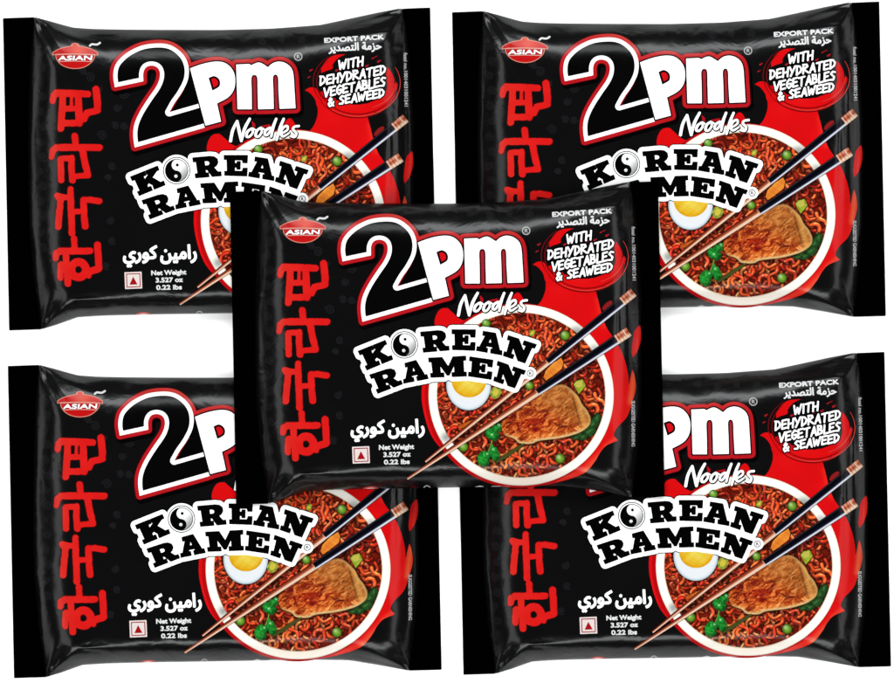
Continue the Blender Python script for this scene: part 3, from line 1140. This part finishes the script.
P_hole = smooth([(436.4, 252.3), (442.2, 250.4), (447.3, 254.1), (447.3, 260.6), (440.2, 265)], corners={0, 4}, n=5)
Ph = poly(P_hole)
P_f = minus(poly(P_out), Ph)
m_f = poly(smooth([(464, 238.9), (477, 238.3), (479, 239.6), (487.1, 236.8), (495.8, 241.6), (500.5, 237.6), (507.4, 235.9), (515.3, 238.6), (520.7, 246), (522.3, 263.7), (523.4, 282.6), (507.5, 283.2),
                   (506.4, 265), (505.9, 252), (503.3, 248.9), (500.8, 252), (501.2, 265), (501.6, 283.2), (486, 283.6), (485.5, 265), (485.1, 252), (482.3, 249.2), (479.3, 252), (479.5, 265), (479.7, 283.6), (465.4, 283.6)],
                  corners={0, 1, 2, 4, 10, 11, 17, 18, 24, 25}, n=4))
Pfill = poly(P_out)
outer = union(off(two_f, 3.7), off(union(Pfill, m_f), 4.9))


def redo_col(x, y):
    t = np.clip((246 - y) / 22, 0, 1)[:, None]
    n = vnoise(x, y, 11, 6)[:, None]
    return np.array([198., 26, 34]) + t * np.array([18, 40, 26]) * np.clip((x - 335) / 60, 0, 1)[:, None] + n * np.array([6, 5, 5])


lg = Part()
lg.add(off(shift(outer, 1.8, 2.4), 1.6), (4, 3, 4), L2 - .02, cell=.5)
lg.add(off(outer, .7), (60, 4, 10), L2, cell=.4)
lg.add(outer, redo_col, L3, cell=.4)
lg.add(off(union(Pfill, m_f), 1.35), (20, 2, 6), L5 + .02, cell=.35)
# dark wells of the inner leg gaps and the P's counter
lg.add(off(Ph, -2.1), (226, 16, 26), L5 + .06, cell=.3)
lg.add(strokes([[(482.3, 253, 1.3), (482.9, 284, 1.5)], [(503.4, 253, 1.3), (504.5, 284, 1.5)]], 1.4), (176, 40, 50), L5 + .06, cell=.3)
lg.add(poly([(414, 244), (418.2, 246), (426.5, 277.6), (420, 281), (398.5, 286.2), (405, 275), (412, 264)]), (4, 3, 4), L3 + .03, cell=.35)
lgo = lg.build('logo_outline', pk, M_INK)
q = Part()
clipx = mk(None, lambda X, Y: np.maximum(X - (417.2 + (Y - 242.7) * .262), 0 * X - 1e3), (300, 200, 440, 330))
q.add(inter(two_f, clipx), WHITE, L4, cell=.36)
blk = off(two_f, -4.1)
gr2 = lambda x, y: np.tile(np.array([5., 5, 5]), (len(x), 1))
q.add(inter(blk, clipx), gr2, L5, cell=.36)
q.build('numeral', lgo, M_INK)
q = Part()
q.add(P_f, WHITE, L6 + .02, cell=.36)
q.build('letter', lgo, M_INK)
q = Part()
q.add(minus(m_f, mk(None, lambda X, Y: X * 0 + 5, m_f.box)), WHITE, L6 + .02, cell=.36)
q.build('letter', lgo, M_INK)


def regmark(cx, cy, r, col, lay, parent, cell=.2, lw=.45):
    q = Part()
    q.add(ring(ell(cx, cy, r, r), lw), col, lay, cell=cell)
    q.add(off(text('R', cx - r * .36, cy + r * .5, cx + r * .46, cy + r * .5, r * 1.02), .12), col, lay, cell=cell)
    return q.build('registered_mark', parent, M_INK)


regmark(526.0, 231.0, 3.7, (196, 196, 196), L1, lgo, lw=.5)

# ---- script word
Zs = lambda a, b: (455 + a / 11.175, 285 + b / 11.175)


def zs(l, n=4, r=None):
    pts = [Zs(*p[:2]) for p in l]
    s_ = smooth(pts, closed=False, n=n)
    rs_ = [p[2] for p in l] if len(l[0]) > 2 else None
    if rs_ is None:
        return s_
    ri = np.interp(np.linspace(0, len(l) - 1, len(s_)), np.arange(len(l)), rs_)
    return [(a[0], a[1], float(r_)) for a, r_ in zip(s_, ri)]


SCR = [zs([(38, 338, 1.5), (62, 220, 1.5), (112, 118, 1.3)]), zs([(112, 118, 1.3), (135, 230, 1.6), (158, 338, 1.3)]), zs([(158, 338, 1.3), (196, 200, 1.6), (252, 92, 1.3)]),
       zs([(270, 200, 1.0), (228, 235, 1.3), (215, 285, 1.3), (250, 290, 1.1), (288, 240, 1.1), (278, 200, 1.1), (310, 212, .8)]),
       zs([(375, 190, 1.0), (332, 225, 1.3), (318, 280, 1.3), (352, 288, 1.1), (388, 235, 1.1), (380, 195, 1.0), (412, 208, .8)]),
       zs([(478, 190, 1.1), (432, 220, 1.3), (420, 265, 1.2), (452, 268, 1.1), (500, 190, 1.1)]), zs([(548, 92, 1.2), (515, 180, 1.5), (492, 290, 1.1)]),
       zs([(632, 92, 1.2), (592, 190, 1.5), (552, 325, 1.2)]),
       zs([(598, 262, .9), (672, 215, 1.0), (672, 172, 1.1), (625, 190, 1.3), (598, 250, 1.3), (625, 288, 1.1), (690, 250, .8)]),
       zs([(800, 172, 1.2), (752, 180, 1.1), (735, 210, 1.2), (772, 250, 1.2), (755, 292, 1.2), (708, 285, .9)])]
sc_f = off(strokes(SCR, 1.2), .02)
q = Part()
q.add(off(shift(sc_f, .3, .5), .8), (10, 4, 6), L4 - .02, cell=.3)
q.add(sc_f, WHITE, L4 + .05, cell=.25)
q.build('script_lettering', pk, M_INK)

# ---- title plate with two arched words
LET = [('K', (358.4, 351.2), (385.4, 340.4), (392.4, 359.4), (367.1, 369.9)), ('R', (420.6, 332.2), (446.6, 329.9), (448.6, 350.1), (423.6, 352.2)),
       ('E', (452, 329.8), (475.4, 329.8), (474.2, 350.3), (452.6, 349.6)), ('A', (480.2, 330.8), (501.4, 334.2), (501.2, 354.8), (476.9, 350.6)),
       ('N', (508.2, 335.6), (535.6, 344.4), (526.6, 363.6), (503.2, 355.6)),
       ('R', (369.9, 374.8), (395.0, 366.6), (402.0, 384.0), (378, 393.2)), ('A', (402.4, 364.0), (421.2, 358.9), (427.8, 378.5), (404.4, 383.1)), ('M', (428.6, 358.1), (465.6, 356.1), (466.4, 376), (431.0, 377.2)),
       ('E', (469.8, 356.8), (492.8, 360.1), (490.6, 379.2), (468.4, 375.9)), ('N', (497.8, 361.2), (524.8, 370.6), (516.4, 388.4), (493.6, 380.6))]
lets = [slab(*l) for l in LET]
lets = [off(f_, .5) for f_ in lets]
yy = ell(404.5, 344.9, 13.2, 13.2)
plate = union(*([off(f_, 4.3) for f_ in lets] + [off(yy, 2.6), ell(530.0, 373.2, 6.2, 6.2), strokes([[(375, 356), (404, 343), (434, 341), (464, 340), (490, 343), (518, 350)], [(385, 378), (415, 370), (448, 367), (480, 368), (508, 375)], [(380, 364), (412, 356), (448, 352), (482, 353), (510, 364)]], 7.5), poly([(372, 362), (410, 352), (440, 346), (500, 350), (516, 360), (500, 372), (440, 366), (385, 380)])]))
q = Part()
q.add(off(plate, .8), (4, 3, 3), L5 - .03, cell=.5)
q.add(plate, WHITE, L6 + .01, cell=.42)
tp = q.build('title_plate', pk, M_INK)
for f_ in lets:
    q = Part()
    q.add(f_, (2, 2, 2), L7, cell=.33)
    q.build('slab_letter', tp, M_INK)
q = Part()
ycx, ycy, yr = 404.5, 344.9, 11.3
q.add(ring(yy, .42), (60, 60, 60), L7, cell=.25)


def yin(X, Y):
    # rotate a little
    a = .12
    x = (X - ycx) * math.cos(a) + (Y - ycy) * math.sin(a)
    y = -(X - ycx) * math.sin(a) + (Y - ycy) * math.cos(a)
    disc = np.hypot(x, y) - yr
    left = x
    up = np.hypot(x, y + yr / 2) - yr / 2
    dn = np.hypot(x, y - yr / 2) - yr / 2
    f = np.maximum(left, -up)
    f = np.minimum(f, dn)
    f = np.maximum(f, disc)
    d2 = np.hypot(x, y - yr / 2) - yr * .15
    f = np.maximum(f, -d2)
    d1 = np.hypot(x, y + yr / 2) - yr * .13
    return np.minimum(f, d1)


yin.box = (ycx - 12, ycy - 12, ycx + 12, ycy + 12)


def yang_col(x, y):
    t = np.clip(((x - ycx) + (y - ycy)) / 15, 0, 1)[:, None]
    return np.array([285., 285, 285]) - t * 120


q.add(ell(ycx, ycy, yr, yr), yang_col, L7, cell=.35)
q.add(ring(ell(ycx, ycy, yr, yr), .3), (30, 30, 30), L8, cell=.25)
q.add(yin, (4, 4, 4), L8, cell=.25)
q.build('yin_yang_symbol', tp, M_INK)
regmark(530.1, 373.2, 3.1, (70, 70, 70), L7, tp, lw=.38)

# ---- badge: red brushed ring and hand lettering
bd = Part()
ring_o = ell(585.5, 258.5, 39.5, 31.5, .05)
ring_i = ell(584, 252.5, 34.5, 26.5, .0)
c1 = minus(ring_o, ring_i)


def brushy(f, k=0.0, amp=.9):
    return mk(None, lambda X, Y: f(X, Y) + amp * (np.sin((X - 585) * .9 + (Y - 256) * .35 + k) * .4 + .6 * np.sin(np.arctan2(Y - 257, X - 585) * 21 + np.hypot(X - 585, Y - 257) * .7 + k)) * .6, off(f, 1).box)


bot = inter(c1, mk(None, lambda X, Y: 262 - Y - (X - 585) * .12, (530, 200, 640, 300)))
bd.add(brushy(off(bot, 0)), red_col, L2, cell=.4)
bd.add(poly(smooth([(549, 247.5), (549.6, 241), (556, 233), (563, 229.4), (573.5, 228.6), (566, 232.4), (560.6, 239), (560.2, 243), (553.6, 245.4)], corners={0, 4}, n=4)), RED, L2, cell=.35)
bd.add(poly(smooth([(614.5, 241), (617.5, 244), (621.6, 251.5), (622, 259), (619, 268), (611, 277), (604, 282), (610, 272), (615, 262), (614, 250)], corners={0, 6}, n=4)), red_col, L2 + .02, cell=.4)
bd.add(poly(smooth([(532.5, 264.6), (538, 261.8), (544, 263), (548, 270), (556, 279), (550, 284), (545, 281), (543, 274), (538, 267.6)], corners={0}, n=4)), RED, L2 - .02, cell=.4)
rings = []
for (rx, ry, a0, a1, dx, dy) in ((42.5, 33.5, -.5, 2.2, 0, 1.2), (38.5, 30.5, .2, 2.9, 0, 2), (44.5, 33, 2.5, 4.0, 0, 0), (41.0, 31, 2.3, 3.9, 0, 0), (36.2, 27.6, .0, 1.2, 2, 0), (43.5, 34.5, 1.0, 2.6, 0, 1.6)):
    rings.append([(585.5 + dx + rx * math.cos(t), 256 + dy + ry * math.sin(t), .22 + .28 * math.sin((t - a0) / (a1 - a0) * math.pi)) for t in np.linspace(a0, a1, 30)])
bd.add(strokes(rings[:1] + rings[4:5], .4), (226, 70, 60), L3, cell=.3)
bd.add(strokes(rings[1:2] + rings[5:], .4), (120, 6, 10), L3 + .02, cell=.3)
bd.add(strokes(rings[2:4], .4), (120, 14, 18), L3, cell=.3)
sm_ = []
for (x, y, r) in ((606, 236, 1.2), (594, 240.6, 1.0), (586, 242.4, .8), (600, 233, .7), (564, 245, 1.1), (603, 231.5, .5), (538, 245, 1.0), (536, 252, .7)):
    sm_.append([(x, y, r), (x + 2.4, y - 1.4, r * .4)])
bd.add(strokes(sm_, 1), (176, 26, 36), L3, cell=.3)
bdo = bd.build('badge', pk, M_INK)
lines = [hand('WITH', 567.0, 243.8, 590.6, 239.6, 8.6, .92), hand('DEHYDRATED', 548.0, 259.6, 613.0, 248.4, 8.6, .92),
         hand('VEGETABLES', 552.2, 271.2, 612.6, 260.2, 8.6, .92), hand('& SEAWEED', 556.0, 280.8, 611.6, 271.2, 8.0, .92)]
hl = union(*lines)
q = Part()
q.add(off(hl, 1.15), (4, 2, 3), L5, cell=.35)
q.add(hl, WHITE, L6, cell=.25)
q.build('badge_lettering', bdo, M_INK)

# ---- export lines
AR = lambda s_: s_[::-1]
q = Part()
q.add(off(text('EXPORT PACK', 552.4, 216.9, 611.4, 213.3, 4.6), .36), (250, 250, 250), L1, cell=.25)
q.build('export_lettering', pk, M_INK)
q = Part()
q.add(off(fit(AR("\uFEA3\uFEB0\uFEE3\uFE94 \uFE8D\uFEDF\uFE98\uFEBC\uFEAA\uFEF3\uFEAE"), (556.6, 216.9, 609.0, 226.9), -.045), .42), (248, 248, 248), L1, cell=.25)
q.build('arabic_lettering', pk, M_INK)
# ---- arabic name
q = Part()
a1 = fit(AR("\uFEAD\uFE8D\uFEE3\uFEF4\uFEE6"), (388.6, 419.6, 424.0, 437.4), -.035)
a2 = fit(AR("\uFEDB\uFEEE\uFEAD\uFEF1"), (351.4, 420.6, 384.8, 440.6), -.035)
q.add(off(union(a1, a2), .75), WHITE, L4, cell=.3)
q.build('arabic_lettering', pk, M_INK)
# ---- weight
q = Part()
q.add(off(union(text('Net Weight', 379.4, 449.4, 414.0, 448.4, 4.7), text('3.527 oz', 383.8, 456.6, 410.4, 455.9, 4.6), text('0.22 lbs', 384.4, 464.0, 409.6, 463.4, 4.6)), .3), (250, 250, 250), L1, cell=.22)
q.build('weight_lettering', pk, M_INK)
# ---- square mark with triangle


def rot(pts, cx, cy, a):
    return [(cx + (x - cx) * math.cos(a) - (y - cy) * math.sin(a), cy + (x - cx) * math.sin(a) + (y - cy) * math.cos(a)) for x, y in pts]


q = Part()
mx_, my_ = 361.2, 454.6
q.add(poly(rot([(352.6, 446.2), (369.8, 446.2), (369.8, 463), (352.6, 463)], mx_, my_, -.04)), (250, 236, 232), L1, cell=.35)
q.add(ring(poly(rot([(354.6, 448.1), (367.9, 448.1), (367.9, 461.1), (354.6, 461.1)], mx_, my_, -.04)), .45), (168, 44, 48), L2, cell=.25)
q.add(poly(rot([(361.2, 450.9), (365.2, 458.8), (357.2, 458.8)], mx_, my_, -.04)), (176, 18, 28), L2, cell=.25)
q.build('food_mark', pk, M_INK)
# ---- side texts, read from top to bottom
q = Part()
q.add(off(text('fssai no.10014031001241', 631.6, 226.8, 632.4, 280.4, 3.5), .16), (205, 205, 205), L1, cell=.22)
q.build('side_lettering', pk, M_INK)
q = Part()
q.add(off(text('SUGGESTED GARNISHING', 631.3, 400.8, 631.5, 446.2, 3.5), .16), (200, 200, 200), L3, cell=.22)
q.build('side_lettering', pk, M_INK)
# ---- print from the back panel wrapping over the lower edge
q = Part()
inn = mk(None, lambda X, Y: outline(X, Y) + .3, outline.box)
q.add(inter(ell(371, 494.6, 12, 8.4), inn), (226, 90, 80), L1, cell=.3)
q.add(inter(ell(371, 494.9, 10.4, 7.2), inn), (250, 240, 238), L2, cell=.3)
q.add(inter(ring(ell(427, 489, 3.4, 3.4), .5), inn), (190, 190, 190), L1, cell=.25)
q.add(inter(strokes([[(474, 487.6), (480, 486.2), (486, 487.6)], [(492, 486.6), (514, 486.4)]], .7), inn), (235, 235, 235), L1, cell=.25)
q.build('edge_print', pk, M_INK)

# ------------------------------------------------------------------ the five packets
def children(o):
    return [c for c in bpy.data.objects if c.parent == o]


bpy.context.view_layer.update()
TREE = [(c, children(c)) for c in children(pk)]


NEW = []


def dup():
    r = pk.copy()
    C.objects.link(r)
    NEW.append(r)
    for c, gs in TREE:
        c2 = c.copy()
        C.objects.link(c2)
        c2.parent = r
        for g in gs:
            g2 = g.copy()
            C.objects.link(g2)
            g2.parent = c2
    return r


LIFT = (HMAX + EDGE) * S + .0006
SPOTS = [((0, 0), LIFT, 'black noodle packet lying on top in the middle, seen whole above the other four'),
         ((-227.8, -174.2), 0, 'black noodle packet at the upper left, its lower right corner under the middle packet'),
         ((222.0, -180.2), 0, 'black noodle packet at the upper right, its lower left corner under the middle packet'),
         ((-222.9, 174.0), 0, 'black noodle packet at the lower left, its upper right corner under the middle packet'),
         ((227.2, 170.6), 0, 'black noodle packet at the lower right, its upper left corner under the middle packet')]
for i, ((dx, dy), z, lab) in enumerate(SPOTS):
    o = pk if i == 0 else dup()
    k = 1.0 - (z / CAM_D)              # the point of the table seen behind it
    o.location = ((CX + dx - 447) * S * k, (341.5 - CY - dy) * S * k, z)
    o['label'] = lab
    bpy.context.view_layer.update()
    for c in o.children_recursive:
        c['crumple'] = i * .37
